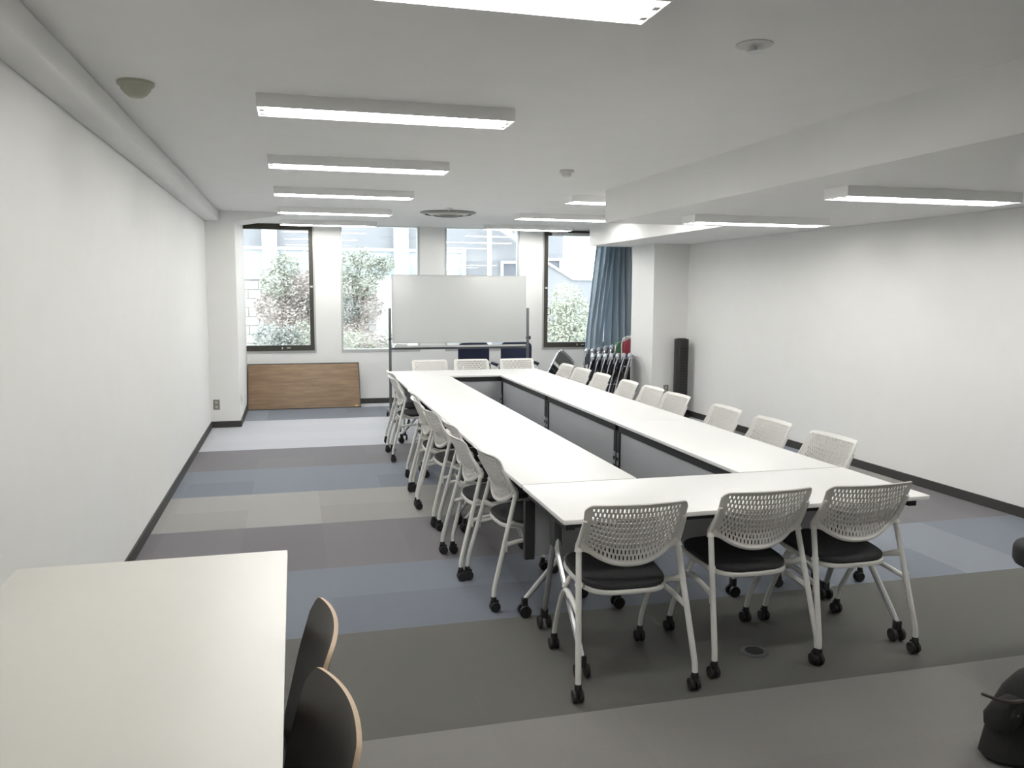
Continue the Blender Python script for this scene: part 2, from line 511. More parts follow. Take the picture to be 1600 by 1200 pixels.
# ================================================================== MEETING TABLES
def make_table(label, L, D, name='meeting_table', knobs=True):
    """local: length along x, depth along y, modesty panel at +y side; origin at floor centre"""
    t = thing(name, label, 'table')
    MB().prism(rrect(L - .004, D - .004, .012, 3), .680, .700, .003).build('tabletop', 'white_top', t)
    b = MB().box(-L / 2 + .03, L / 2 - .03, D / 2 - .045, D / 2 - .018, .630, .680).box(-L / 2 + .03, L / 2 - .03, -D / 2 + .09, -D / 2 + .12, .64, .68)
    for s in (-1, 1):
        b.box(s * (L / 2 - .05) - .02, s * (L / 2 - .05) + .02, -D / 2 + .06, D / 2 - .03, .64, .68)
    b.build('underframe', 'black', t, smooth=False)
    pn = MB().box(-L / 2 + .055, L / 2 - .055, D / 2 - .040, D / 2 - .026, .36, .63, .003).build('modesty_panel', 'panel', t)
    for s in (-1, 1):
        x = s * (L / 2 - .03)
        po = MB().box(x - .024, x + .024, D / 2 - .05, D / 2 - .016, .345, .632).build('panel_post', 'black', t, smooth=False)
        MB().box(x - .016, x + .016, D / 2 - .0165, D / 2 - .0135, .39, .48).build('latch_plate', 'silver', po, smooth=False)
        MB().lathe([(.013, 0), (.013, .006), (.002, .007)], (x, D / 2 - .0135, .435), 'y', 14).build('latch_knob', 'black', po)
        xl = s * (L / 2 - .105)
        MB().box(xl - .02, xl + .02, .07, .14, .46, .645, .008).build('leg_column', 'steelgrey', t)
        for q in (-1, 1):
            lg = MB().tube([(xl, .105 + q * .012, .52), (xl, .105 + q * .04, .44), (xl, q * (D / 2 - .07) + (.02 if q < 0 else 0), .13), (xl, q * (D / 2 - .05), .085)], .0165, 8, .04, r2=.013).build('leg', 'silver', t)
            yy = q * (D / 2 - .05)
            MB().box(xl - .017, xl + .017, yy - .014, yy + .014, .05, .098, .005).build('caster_fork', 'black', lg)
            for e in (-1, 1):
                MB().lathe([(.010, -.008), (.029, -.008), (.031, -.004), (.031, .004), (.029, .008), (.010, .008)], (xl + e * .022, yy, .031), 'x', 16).build('caster_wheel', 'caster', lg)
    return t
RX0, RX1 = 1.035, 2.805
near = make_table('white folding meeting table across the near end of the ring', RX1 - RX0, .645)
near.location = ((RX0 + RX1) / 2, 3.4375, 0)
far = dup(near, ((RX0 + RX1) / 2, 9.235, 0), PI, 'white folding meeting table across the far end, before the whiteboard')
LL = (8.91 - 3.765) / 3
lw = .60
lt = make_table('white meeting table on the left of the ring, at the near corner', LL, lw)
pos = ['at the near corner', 'in the middle', 'at the far corner']
for k in range(3):
    y = 3.765 + LL * (k + .5)
    if k == 0:
        lt.location = (RX0 + lw / 2, y, 0)
        lt.rotation_euler = (0, 0, -PI / 2)
    else:
        dup(lt, (RX0 + lw / 2, y, 0), -PI / 2, 'white meeting table on the left of the ring, ' + pos[k])
    dup(lt, (RX1 - .01 - lw / 2, y, 0), PI / 2, 'white meeting table on the right of the ring, ' + pos[k])

# ================================================================== WHITE STACKING CHAIRS
def chair_shell():
    NU, NV = 92, 40
    US = []
    for i in range(NU + 1):
        q, r = divmod(i, 2)
        US.append(-.90 + 1.80 * (2 * q + (.38 if r else 0)) / NU)
    us = [-1, -.965, -.93] + US + [.93, .965, 1]
    ts = [0, .03, .06] + [.085 + .865 * j / NV for j in range(NV + 1)] + [.975, 1]
    def P(u, t):
        a = abs(u)
        zb = .512 + .095 * a ** 2.3
        zt = .795 - (.028 * ((a - .86) / .14) ** 2 if a > .86 else 0)
        z = zb + (zt - zb) * t
        k = max(0, (z - .60) / .195)
        hw = .213 + .006 * k - .004 * (1 - k)
        x = hw * u
        y = -.133 - .100 * k ** .8 - .042 * (1 - u * u) * (1 - .25 * k) - (.012 if k > .9 else 0) * (k - .9) * 10
        return (x, y, z)
    bm = bmesh.new()
    V = [[bm.verts.new(P(u, t)) for u in us] for t in ts]
    for j in range(len(ts) - 1):
        for i in range(len(us) - 1):
            if 3 <= i < 3 + NU and 3 <= j < 3 + NV:
                ci, cj = i - 3, j - 3
                band = cj // 4
                off = 0 if band % 2 == 0 else 2
                if (ci + off) % 4 == 1 and cj % 4 != 3 and 2 < ci < NU - 3:
                    continue
            bm.faces.new((V[j][i], V[j][i + 1], V[j + 1][i + 1], V[j + 1][i]))
    bmesh.ops.recalc_face_normals(bm, faces=bm.faces)
    bmesh.ops.solidify(bm, geom=list(bm.faces), thickness=.0055)
    m = MB()
    m.b.free()
    m.b = bm
    pts = [P(u / 14, 0.03) for u in range(-14, 15)]
    m.tube([(p[0], p[1] + .001, p[2]) for p in pts], .0115, 8)
    for s in (-1, 1):
        m.tube([(s * .2145, -.145, .575), (s * .213, -.138, .60), (s * .211, -.178, .66), (s * .211, -.212, .72)], .0185, 10, r2=.009)
        m.tube([(s * .210, -.146, .62), (s * .19, -.147, .585), (s * .165, -.150, .572)], .0165, 8, r2=.009)
    return m

def make_chair(label):
    t = thing('stacking_chair', label, 'chair')
    chair_shell().build('backrest', 'plastic', t)
    # seat pan and cushion
    def outl(w0, w1, y0, y1):
        pts = []
        n = 28
        for k in range(n):
            a = 2 * PI * k / n
            c, s = math.cos(a), math.sin(a)
            e = .55
            X = math.copysign(abs(c) ** e, c)
            Y = math.copysign(abs(s) ** e, s)
            y = (y0 + y1) / 2 + Y * (y1 - y0) / 2
            hw = w0 + (w1 - w0) * (y - y0) / (y1 - y0)
            pts.append((X * hw, y))
        return pts
    tilt = Matrix.Translation((0, 0, .43)) @ Matrix.Rotation(math.radians(3), 4, 'X') @ Matrix.Translation((0, 0, -.43))
    MB().prism(outl(.185, .205, -.19, .235), .405, .424, .006).xf(tilt).build('seat_pan', 'plastic', t)
    MB().prism(outl(.180, .199, -.184, .229), .424, .448, .011, 3).xf(tilt).build('seat_cushion', 'seat', t)
    for s in (-1, 1):
        rl = MB().tube([(s * .249, -.268, .072), (s * .2485, -.266, .115), (s * .2130, -.138, .60)], .0125, 10, .025).build('rear_leg', 'frame', t)
        MB().box(s * .238 - .004, s * .238 + .004, -.214, -.192, .30, .36, .003).build('stacking_bumper', 'plastic', rl)
        MB().tube([(s * .2325, -.208, .335), (s * .222, -.10, .352), (s * .214, .03, .358), (s * .206, .12, .30), (s * .205, .215, .14), (s * .207, .235, .072)], .0115, 10, .05).build('front_leg', 'frame', t)
        MB().tube([(s * .2245, -.178, .45), (s * .21, -.15, .435), (s * .17, -.08, .408)], .017, 8, .03, r2=.011).build('rear_bracket', 'plastic', t)
        MB().tube([(s * .215, .06, .352), (s * .185, .07, .395), (s * .15, .07, .41)], .011, 8, .02).build('front_bracket', 'plastic', t)
        for (cx, cy, nm) in ((s * .249, -.268, 'rear'), (s * .207, .235, 'front')):
            cs = MB().lathe([(.012, .052), (.016, .058), (.014, .078), (.004, .08)], (cx, cy, 0), 'z', 12)
            cs.box(cx - .010, cx + .010, cy - .018, cy + .026, .038, .060, .006)
            for e in (-1, 1):
                cs.lathe([(.006, -.0085), (.024, -.0085), (.0265, -.005), (.0265, .005), (.024, .0085), (.006, .0085)], (cx + e * .0125, cy + .006, .0268), 'x', 18)
            cs.build('caster', 'caster', t)
    return t

chair0 = make_chair('white perforated-back chair at the near table end, leftmost of the three')
chair0.location = (1.312, 3.225, 0)
chair0.rotation_euler = (0, 0, math.radians(-2))
G = None
dup(chair0, (1.925, 3.297, 0), math.radians(1), 'white perforated-back chair at the near table end, middle of the three')
dup(chair0, (2.432, 3.292, 0), math.radians(0), 'white perforated-back chair at the near table end, rightmost of the three')
ordl = ['first', 'second', 'third', 'fourth', 'fifth', 'sixth', 'seventh', 'eighth', 'ninth']
for k, (y, x, a) in enumerate(((4.235, 1.20, 4), (4.715, 1.135, 2), (5.20, 1.19, 0), (5.81, 1.15, 4), (6.345, 1.14, -2), (6.85, 1.185, -2), (8.05, 1.15, 0), (8.56, 1.195, 1))):
    dup(chair0, (x, y, 0), -PI / 2 + math.radians(a), 'white perforated chair on the left side of the ring, %s from the near end' % ordl[k])
for k, (y, x, a) in enumerate(((4.15, 2.79, 2), (4.77, 2.78, 0), (5.38, 2.78, -1), (6.15, 2.77, 2), (6.65, 2.78, 0), (7.17, 2.77, -2), (7.86, 2.77, 0), (8.44, 2.77, 3), (8.98, 2.77, 0))):
    dup(chair0, (x, y, 0), PI / 2 + math.radians(a), 'white perforated chair on the right side of the ring, %s from the near end' % ordl[k])
for k, x in enumerate((1.575, 2.075, 2.655)):
    dup(chair0, (x, 9.66, 0), PI + math.radians((2, -1, 1)[k]), 'white perforated chair at the far table end, ' + ['leftmost of the three', 'middle of the three', 'rightmost of the three'][k])

# ================================================================== WHITEBOARD
wbd = thing('whiteboard', 'large mobile whiteboard on a dark grey stand before the windows', 'whiteboard', (0, 0, 0))
YW = 10.45
bd = MB().box(1.192, 2.912, YW - .012, YW + .012, .968, 1.815, .004).build('board', 'board', wbd)
frame_bm(1.188, 2.916, YW - .015, YW + .015, .964, 1.819, (.012, .008, .008, .008)).build('board_frame', 'alu', bd, smooth=False)
for s, x in ((-1, 1.160), (1, 2.948)):
    ps = MB().box(x - .016, x + .016, YW - .014, YW + .014, .10, 1.405, .003).build('post', 'steelgrey', wbd)
    MB().tube([(x - s * .05, YW, 1.02), (x + s * .016, YW, 1.02)], .008, 8).lathe([(.012, 0), (.024, .008), (.024, .022), (.004, .026)], (x + s * .016, YW, 1.02), 'x', 14).build('clamp_knob', 'black', ps)
    MB().box(x - .02, x + .02, YW - .30, YW + .30, .075, .11, .004).build('foot', 'steelgrey', wbd)
    for q in (-1, 1):
        c_ = MB()
        for e in (-1, 1):
            c_.lathe([(.008, -.009), (.028, -.009), (.031, -.004), (.031, .004), (.028, .009), (.008, .009)], (x + e * .014, YW + q * .27, .031), 'x', 16)
        c_.tube([(x, YW + q * .27, .03), (x, YW + q * .27, .08)], .008, 8).build('caster', 'caster', wbd)
MB().box(1.176, 2.932, YW - .02, YW + .02, .885, .912).build('crossbar', 'steelgrey', wbd, smooth=False)
MB().box(1.20, 2.90, YW - .085, YW - .012, .918, .926).box(1.20, 2.90, YW - .088, YW - .082, .918, .940).build('pen_tray', 'alu', wbd, smooth=False)
o = thing('board_eraser', 'small white eraser lying on the left part of the whiteboard tray', 'eraser', (1.30, YW - .05, .926))
MB().box(-.07, .07, -.02, .02, .012, .032, .004).build('grip', 'detector', o)
MB().box(-.068, .068, -.019, .019, 0, .012).build('felt', 'greyfab', o, smooth=False)
o = thing('pointer_stick', 'long thin dark pointer stick lying on the whiteboard tray', 'pointer', (2.28, YW - .05, .932))  # thin dark strip along the tray, drawn as a rod
MB().tube([(-.2, 0, 0), (.12, 0, 0)], .005, 8, r2=.004).build('shaft', 'black', o)
MB().tube([(.12, 0, 0), (.19, 0, 0)], .007, 8).build('grip', 'black', o)

# ================================================================== LEANING WOOD-TOP TABLE
o = thing('folding_table', 'folded brown wood-top table leaning on its long edge below the left window', 'table', (.125, 11.665, .002))
lean = Matrix.Rotation(math.radians(-26), 4, 'X')
Lh, Lz = .745, .66
MB().box(-Lh, Lh, 0, .026, 0, Lz, .004).xf(lean).build('tabletop', 'wood', o)
frame_bm(-Lh - .012, Lh + .012, -.002, .034, -.0, Lz + .012, (.012, .014, .012, .012)).xf(lean).build('edge_band', 'black', o, smooth=False)
MB().box(Lh - .07, Lh - .03, -.0025, -.0005, .022, .036).xf(lean).build('sticker', 'yellow', o, smooth=False)
for s in (-1, 1):
    MB().tube([(s * .60, .046, .10), (s * .60, .046, .55)], .011, 8).tube([(s * .60, .046, .10), (s * .15, .046, .10)], .011, 8).xf(lean).build('folded_leg', 'black', o)

# ================================================================== OUTLETS, TOWER FAN
o = thing('wall_outlet', 'grey double outlet plate low on the front of the left pillar', 'outlet', (-.905, 10.29, .275))
MB().box(-.036, .036, -.007, 0, -.06, .06, .003).build('cover_plate', 'outlet', o)
for z in (-.026, .026):
    MB().box(-.015, .015, -.0095, -.006, z - .015, z + .015, .002).build('socket', 'olive', o)
o = thing('side_outlet', 'pale outlet plate on the window-side face of the left pillar', 'outlet', (-.64, 10.50, .30))
MB().box(0, .007, -.036, .036, -.06, .06, .003).build('cover_plate', 'detector', o)
MB().box(.006, .0095, -.014, .014, -.02, .02, .002).build('socket', 'outlet', o)
o = thing('wall_outlet', 'brownish outlet plate low on the right pillar beside the tower fan', 'outlet', (4.715, 10.0, .345))
MB().box(-.036, .036, -.007, 0, -.06, .06, .003).build('cover_plate', 'outlet', o)
for z in (-.026, .026):
    MB().box(-.015, .015, -.0095, -.006, z - .015, z + .015, .002).build('socket', 'olive', o)

o = thing('tower_fan', 'tall slim black tower fan standing against the right pillar', 'fan', (4.845, 9.84, 0))
MB().lathe([(.13, 0), (.13, .02), (.11, .035), (.05, .045)], n=28).build('base', 'towerbody', o)
MB().prism(rrect(.168, .15, .05, 5), .04, 1.02, .012, 3).build('housing', 'towerbody', o)
for k in range(20):
    MB().box(-.052, .052, -.0795, -.072, .20 + k * .036, .222 + k * .036).build('louvre', 'grille', o, smooth=False)
MB().prism(rrect(.11, .09, .03, 4, 0, .0), 1.018, 1.026, .003).build('control_panel', 'grille', o)

# ================================================================== FLOOR OUTLET COVER
o = thing('floor_outlet', 'dark round floor outlet cover in the carpet between the near chairs', 'outlet', (1.985, 3.215, 0))
MB().lathe([(.062, 0), (.062, .003), (.052, .006), (.044, .006)], n=28).build('rim', 'steelgrey', o)
MB().lathe([(.043, .003), (.041, .007), (.003, .008)], n=24).build('lid', 'grille', o)

# ================================================================== FOLDED PIPE CHAIRS
def make_pipe(label, pad='greyfab', back='navy'):
    """folded chair standing upright in the local YZ plane (width along y), stacking direction +x"""
    t = thing('folding_chair', label, 'chair')
    W, Hh = .23, .80
    MB().tube([(.02, -W, .0), (.0, -W, .40), (-.015, -W * .98, .74), (-.015, -W * .72, Hh), (-.015, W * .72, Hh), (-.015, W * .98, .74), (0, W, .40), (.02, W, 0)], .011, 8, .05).build('main_frame', 'chrome', t)
    MB().tube([(-.035, -W + .03, .02), (-.03, -W + .03, .46), (-.03, W - .03, .46), (-.035, W - .03, .02)], .010, 8, .03).build('leg_frame', 'chrome', t)
    bk = MB().prism(rrect(.40, .20, .05, 5, 0, .68), -.035, -.006, .010, 3, axis='x').build('back_pad', back, t)
    MB().prism(rrect(.39, .36, .06, 5, 0, .36), -.062, -.034, .012, 3, axis='x').build('seat_pad', 'seat', t)
    MB().tube([(-.016, -.19, .775), (-.030, -.10, .792), (-.034, 0, .797), (-.030, .10, .792), (-.016, .19, .775)], .026, 8, 0).build('top_roll', pad, t)
    for s in (-1, 1):
        MB().tube([(-.045, s * (W - .02), .40), (.012, s * W, .42)], .006, 6).build('hinge', 'silver', t)
        MB().lathe([(.013, 0), (.013, .02), (.003, .021)], (.02, s * W, 0), 'z', 10).build('rubber_foot', 'caster', t)
    return t
p0 = make_pipe('chrome folding chair in the row by the curtain, nearest to the white tables')
p0.location = (3.68, 10.50, 0)
names = ['second', 'third', 'fourth', 'fifth', 'sixth', 'seventh']
rzf = math.radians(-26)
p0.rotation_euler = (0, math.radians(16), rzf)
for k in range(6):
    c = dup(p0, (3.68 + (k + 1) * .090, 10.50 + (k + 1) * .006, 0), rzf, 'chrome folding chair in the row by the curtain, %s from the left' % names[k])
    c.rotation_euler = (0, math.radians(16), rzf)
c = make_pipe('chrome folding chair leaning over at the left end of the row, below the sill', 'greyfab', 'taupe')
c.scale = (1, .92, .90)
c.location = (3.37, 11.0, .125)
c.rotation_euler = (math.radians(-34), math.radians(6), math.radians(-60))
q0 = make_pipe('chrome folding chair in the rear row under the curtain hem, leftmost', 'greyfab', 'greyfab')
q0.location = (3.98, 11.25, .0)
q0.rotation_euler = (0, math.radians(8), math.radians(-28))
for k in range(5):
    c = dup(q0, (3.98 + (k + 1) * .092, 11.25, 0), 0, 'chrome folding chair in the rear row under the curtain hem, %s from the left' % names[k])
    c.rotation_euler = (0, math.radians(8), math.radians(-28))
    c.scale = (1, 1, 1 + k * .018)
c = make_pipe('folding chair with a green vinyl back at the pillar end of the row', 'green', 'green')
c.location = (4.47, 11.06, 0)
c.rotation_euler = (0, math.radians(3), math.radians(-60))
c.scale = (1, .55, 1.12)
c = make_pipe('folding chair with a dark red back wedged behind the right pillar', 'detector', 'red')
c.location = (4.70, 11.05, 0)
c.rotation_euler = (0, 0, math.radians(-70))
c.scale = (1, 1, 1.22)

# navy armchairs behind the whiteboard
def make_navy(label):
    t = thing('meeting_chair', label, 'chair')
    MB().prism(rrect(.44, .46, .07, 6, 0, .68), -.02, .02, .014, 3, axis='y').xf(Matrix.Translation((0, .22, 0))).build('backrest', 'navy', t)
    MB().prism(rrect(.46, .44, .06, 5), .42, .475, .018, 3).build('seat', 'navy', t)
    for s in (-1, 1):
        MB().tube([(s * .235, .245, .62), (s * .235, .245, .44), (s * .235, .27, .0)], .011, 8, .05).tube([(s * .235, -.20, 0), (s * .235, -.22, .62), (s * .235, .245, .62)], .011, 8, .06).build('side_frame', 'chrome', t)
        MB().box(s * .235 - .022, s * .235 + .022, -.20, .10, .628, .652, .008).build('arm_pad', 'navy', t)
    MB().tube([(-.235, .235, .43), (.235, .235, .43)], .010, 8).tube([(-.235, -.12, .41), (.235, -.12, .41)], .010, 8).build('crossbar', 'chrome', t)
    return t
n0 = make_navy('navy fabric armchair behind the whiteboard, left one of the pair')
n0.location = (2.405, 11.05, 0)
dup(n0, (3.005, 11.10, 0), math.radians(-6), 'navy fabric armchair behind the whiteboard, right one beside the post')

# ================================================================== CURTAIN
cu = thing('curtain', 'blue-grey curtain gathered at the right window and pulled aside', 'curtain', (0, 0, 0))
def curtain(top, bot, y0, amp, folds, ztop, zbot, seed):
    rnd = random.Random(seed)
    b = MB()
    NU, NV = folds * 10, 26
    ph = [rnd.uniform(.7, 1.3) for _ in range(folds + 2)]
    V = []
    for j in range(NV + 1):
        t = j / NV
        e = t * t * (3 - 2 * t) * .35 + t * .65
        xa = top[0] + (bot[0] - top[0]) * e
        xb = top[1] + (bot[1] - top[1]) * e
        z = ztop + (zbot - ztop) * t
        row = []
        for i in range(NU + 1):
            u = i / NU
            k = int(u * folds)
            a = amp * ph[min(k, folds)]
            y = y0 + a * math.sin(2 * PI * folds * u) + .012 * math.sin(7 * t + 9 * u)
            x = xa + (xb - xa) * (u + .018 * math.sin(4 * PI * folds * u))
            row.append(b.b.verts.new((x, y - .10 * t * t, z)))
        V.append(row)
    for j in range(NV):
        for i in range(NU):
            b.b.faces.new((V[j][i], V[j][i + 1], V[j + 1][i + 1], V[j + 1][i]))
    return b
curtain((4.40, 4.68), (4.20, 4.46), 11.80, .075, 4, 2.44, .78, 1).build('left_drape', 'curtain', cu)
curtain((4.60, 4.97), (4.52, 4.99), 11.88, .07, 4, 2.44, .55, 2).build('right_drape', 'curtain', cu)
MB().box(3.7, 4.98, 11.78, 11.84, 2.44, 2.475).box(3.72, 3.76, 11.79, 11.83, 2.475, ZC).box(4.90, 4.94, 11.79, 11.83, 2.475, ZC).build('curtain_rail', 'alu', cu, smooth=False)

# ================================================================== FOREGROUND DESK AND PLYWOOD CHAIRS
dk = thing('work_desk', 'white desk against the left wall in the near left corner', 'desk', (0, 0, 0))
MB().prism(rrect(.845, 1.90, .006, 2, -.4625, 1.975), .695, .720, .002).build('desktop', 'desk_top', dk)
MB().box(-.86, -.07, 1.06, 2.89, .66, .695).build('underframe', 'black', dk, smooth=False)
for y in (1.10, 2.85):
    for x in (-.83, -.10):
        MB().box(x - .02, x + .02, y - .02, y + .02, 0, .66).build('leg', 'steelgrey', dk, smooth=False)
tag(MB().box(XL, XL + .085, 1.0, 3.0, .70, .716).build('trim_3', 'edge', smooth=False), kind='structure') if False else None

def make_ply(label):
    """faces -X; origin floor centre of seat"""
    t = thing('plywood_chair', label, 'chair')
    NU, NV = 28, 24
    def P(u, v):
        a = abs(u)
        zt = .815 - .012 * a ** 2 - (.045 * ((a - .82) / .18) ** 2.2 if a > .82 else 0)
        zb = .40
        z = zb + (zt - zb) * v
        hw = .205 * (1 - .10 * (1 - v) ** 2)
        k = (z - .45) / .35
        x = .232 + .085 * k + .02 * max(0, k - .6) - .030 * u * u
        return Vector((x, hw * u, z))
    F = [[P(-1 + 2 * i / NU, j / NV) for i in range(NU + 1)] for j in range(NV + 1)]
    B = []
    for j in range(NV + 1):
        row = []
        for i in range(NU + 1):
            du = F[j][min(i + 1, NU)] - F[j][max(i - 1, 0)]
            dv = F[min(j + 1, NV)][i] - F[max(j - 1, 0)][i]
            row.append(F[j][i] + du.cross(dv).normalized() * .0105)
        B.append(row)
    m1, m2 = MB(), MB()
    for G_, flip in ((F, True), (B, False)):
        V = [[m1.b.verts.new(p) for p in r] for r in G_]
        for j in range(NV):
            for i in range(NU):
                q = (V[j][i], V[j][i + 1], V[j + 1][i + 1], V[j + 1][i])
                m1.b.faces.new(q[::-1] if flip else q)
    loop = [(0, i) for i in range(NU)] + [(j, NU) for j in range(NV)] + [(NV, i) for i in range(NU, 0, -1)] + [(j, 0) for j in range(NV, 0, -1)]
    n_ = len(loop)
    VF = [m2.b.verts.new(F[j][i]) for j, i in loop]
    VB = [m2.b.verts.new(B[j][i]) for j, i in loop]
    for k in range(n_):
        m2.b.faces.new((VF[k], VF[(k + 1) % n_], VB[(k + 1) % n_], VB[k]))
    bk = m1.build('backrest', 'darkwood', t, recalc=False)
    m2.build('plywood_edge', 'plyedge', bk, recalc=True)
    MB().prism(rrect(.42, .42, .07, 5), .435, .449, .004).build('seat', 'darkwood', t)
    for s in (-1, 1):
        MB().tube([(.19, s * .17, 0), (.165, s * .16, .435)], .011, 8).build('rear_leg', 'black', t)
        MB().tube([(-.18, s * .17, 0), (-.16, s * .16, .43)], .011, 8).build('front_leg', 'black', t)
    MB().tube([(.165, -.16, .42), (.165, .16, .42)], .009, 8).tube([(-.16, -.16, .42), (-.16, .16, .42)], .009, 8).tube([(-.16, -.16, .425), (.165, -.16, .425)], .009, 8).tube([(-.16, .16, .425), (.165, .16, .425)], .009, 8).build('seat_frame', 'black', t)
    return t
pc = make_ply('dark plywood chair with pale edge tucked at the desk, farther one')
pc.location = (-.252, 2.02, 0)
pc.rotation_euler = (0, 0, math.radians(2))
dup(pc, (-.240, 1.555, 0), math.radians(10), 'dark plywood chair with pale edge tucked at the desk, nearer one')

# ================================================================== BLACK BAG AND CHAIR AT THE RIGHT EDGE
oc = thing('office_chair', 'black padded chair almost wholly outside the right edge, seat corner showing', 'chair', (3.20, 2.62, 0), -PI / 2)
MB().prism(rrect(.46, .44, .12, 7, 0, .72), -.03, .03, .02, 3, axis='y').xf(Matrix.Translation((0, .20, 0))).build('backrest', 'seat', oc)
MB().prism(rrect(.46, .54, .12, 6), .47, .575, .04, 4).build('seat', 'seat', oc)
MB().box(-.03, .03, .20, .25, .40, .60, .008).build('back_support', 'black', oc)
MB().tube([(0, 0, .08), (0, 0, .475)], .025, 12).build('gas_column', 'black', oc)
for k in range(5):
    a = 2 * PI * k / 5 + .3
    cx, cy = .17 * math.cos(a), .17 * math.sin(a)
    lg = MB().tube([(0, 0, .10), (cx, cy, .07)], .022, 8, r2=.014).build('star_leg', 'black', oc)
    MB().lathe([(.008, -.02), (.026, -.02), (.028, -.012), (.028, .012), (.026, .02), (.008, .02)], (cx, cy, .029), 'x', 14).tube([(cx, cy, .03), (cx, cy, .07)], .007, 8).build('caster', 'caster', lg)
bag = thing('shoulder_bag', 'black cloth bag with a thin strap end at the bottom right corner', 'bag', (2.47, 2.23, 0))
def blob(m, rings, n=18):
    """rings: list of (cx, cy, rx, ry, z); soft closed body"""
    R = []
    for (cx, cy, rx, ry, z) in rings:
        R.append([m.b.verts.new((cx + rx * math.cos(2 * PI * k / n), cy + ry * math.sin(2 * PI * k / n), z)) for k in range(n)])
    for A, B in zip(R, R[1:]):
        for k in range(n):
            m.b.faces.new((A[k], A[(k + 1) % n], B[(k + 1) % n], B[k]))
    m.b.faces.new(R[0][::-1])
    m.b.faces.new(R[-1])
    return m
blob(MB(), [(.06, 0, .22, .10, .0), (.06, 0, .24, .12, .02), (.075, 0, .222, .13, .10), (.085, 0, .205, .125, .18), (.095, 0, .185, .11, .235), (.11, 0, .16, .09, .275), (.13, 0, .10, .05, .295), (.13, 0, .04, .02, .30)]).build('body', 'bag', bag)
blob(MB(), [(-.14, -.02, .02, .03, .120), (-.145, -.02, .045, .05, .138), (-.135, -.02, .055, .06, .165), (-.11, -.02, .055, .05, .205), (-.06, -.02, .04, .03, .235)], 12).build('side_pocket', 'bag', bag)
MB().tube([(-.04, -.04, .225), (-.12, -.05, .230), (-.185, -.05, .248), (-.255, -.05, .278)], .008, 8, .03, r2=.005).build('strap', 'strap', bag)
MB().tube([(.10, 0, .27), (.13, -.03, .312), (.20, -.03, .315), (.26, 0, .29), (.27, 0, .22)], .012, 8, .05).build('carry_handle', 'bag', bag)

# ================================================================== OUTSIDE THE WINDOWS
gd = MB().box(-30, 40, 12.6, 60, -1.3, -1.0).build('ground', 'ext_ground', smooth=False)
tag(gd, kind='structure')
bl = thing('office_building', 'pale building across the street with white columns and a glass band', 'building', (0, 22, 0))
MB().box(-12, 7.2, 0, 3, 2.70, 3.6).build('upper_wall', 'ext_lav', bl, smooth=False)
MB().box(-12, 4.4, .02, 3, -1.0, 1.90).build('parapet', 'ext_cream', bl, smooth=False)
MB().box(4.4, 7.2, .0, 3, -1.0, 2.70).build('grey_wall', 'ext_lav', bl, smooth=False)
MB().box(-12, 4.4, -.05, .05, 2.63, 2.71).build('head_rail', 'ext_white', bl, smooth=False)
MB().box(-12, 4.4, -.10, .05, 1.89, 1.99).build('sill_band', 'ext_white', bl, smooth=False)
for k in range(5):
    x = -10.56 + k * 3.28
    MB().box(x, x + .36, -.25, .1, -1, 3.6).build('column', 'ext_white', bl, smooth=False)
for k in range(20):
    x = -12 + k * .82
    MB().box(x - .03, x + .03, -.03, .06, 1.99, 2.63).build('mullion', 'ext_white', bl, smooth=False)
    MB().box(x + .03, x + .79, .02, .04, 1.99, 2.63).build('window_pane', 'ext_glass', bl, smooth=False)
MB().box(4.36, 4.46, -.12, .05, -1, 2.74).build('corner_post', 'ext_white', bl, smooth=False)
for (x0, x1, z0, z1) in ((5.43, 6.35, 1.2, 2.43), (6.55, 7.15, 2.15, 2.52)):
    wf_ = frame_bm(x0, x1, -.08, .02, z0, z1, (.07, .07, .07, .07)).build('window_frame', 'ext_white', bl, smooth=False)
    MB().box(x0 + .07, x1 - .07, -.03, -.01, z0 + .07, z1 - .07).build('pane', 'ext_grey', wf_, smooth=False)
st = thing('outdoor_stair', 'white outdoor stair flight with balusters at the top of the third window', 'stair', (0, 21.4, 0))
MB().prism([(4.9, 3.42), (6.6, 2.38), (6.6, 2.52), (4.9, 3.56)], 0, .12, axis='y').build('stringer', 'ext_white', st, smooth=False)
for k in range(9):
    x = 5.3 + k * .13
    z = 3.5 - (x - 4.9) * .612
    MB().box(x, x + .03, .02, .06, z - .05, z + .75).build('baluster', 'ext_white', st, smooth=False)
for x in (5.0, 6.5):
    MB().box(x - .05, x + .05, .02, .10, -1.0, 3.5 - (x - 4.9) * .612 - .02).build('stair_post', 'ext_white', st, smooth=False)
MB().prism([(4.9, 4.20), (6.6, 3.16), (6.6, 3.22), (4.9, 4.26)], 0, .08, axis='y').build('handrail', 'ext_white', st, smooth=False)
gw = thing('garden_wall', 'grey boundary wall with a sloping white coping behind the pale shrub', 'wall', (0, 17, 0))
MB().prism([(5.05, -1), (5.05, 2.30), (5.79, 1.875), (10.5, 1.875), (10.5, -1)], 0, .2, axis='y').build('wall_face', 'ext_lav', gw, smooth=False)
MB().prism([(5.02, 2.30), (5.79, 1.86), (10.5, 1.86), (10.5, 1.91), (5.80, 1.91), (5.02, 2.36)], -.05, .25, axis='y').build('coping', 'ext_white', gw, smooth=False)
hb = thing('hoarding', 'pale flat site hoarding standing beside the second window tree', 'hoarding', (0, 17.2, 0))
MB().box(1.645, 2.9, 0, .04, -1, 1.86).build('board', 'ext_white', hb, smooth=False)
MB().box(1.645, 2.9, -.02, .06, 1.86, 1.90).build('cap', 'ext_cream', hb, smooth=False)
br = thing('low_wall', 'weathered brown wall seen between the trees of the left windows', 'wall', (0, 18.6, 0))
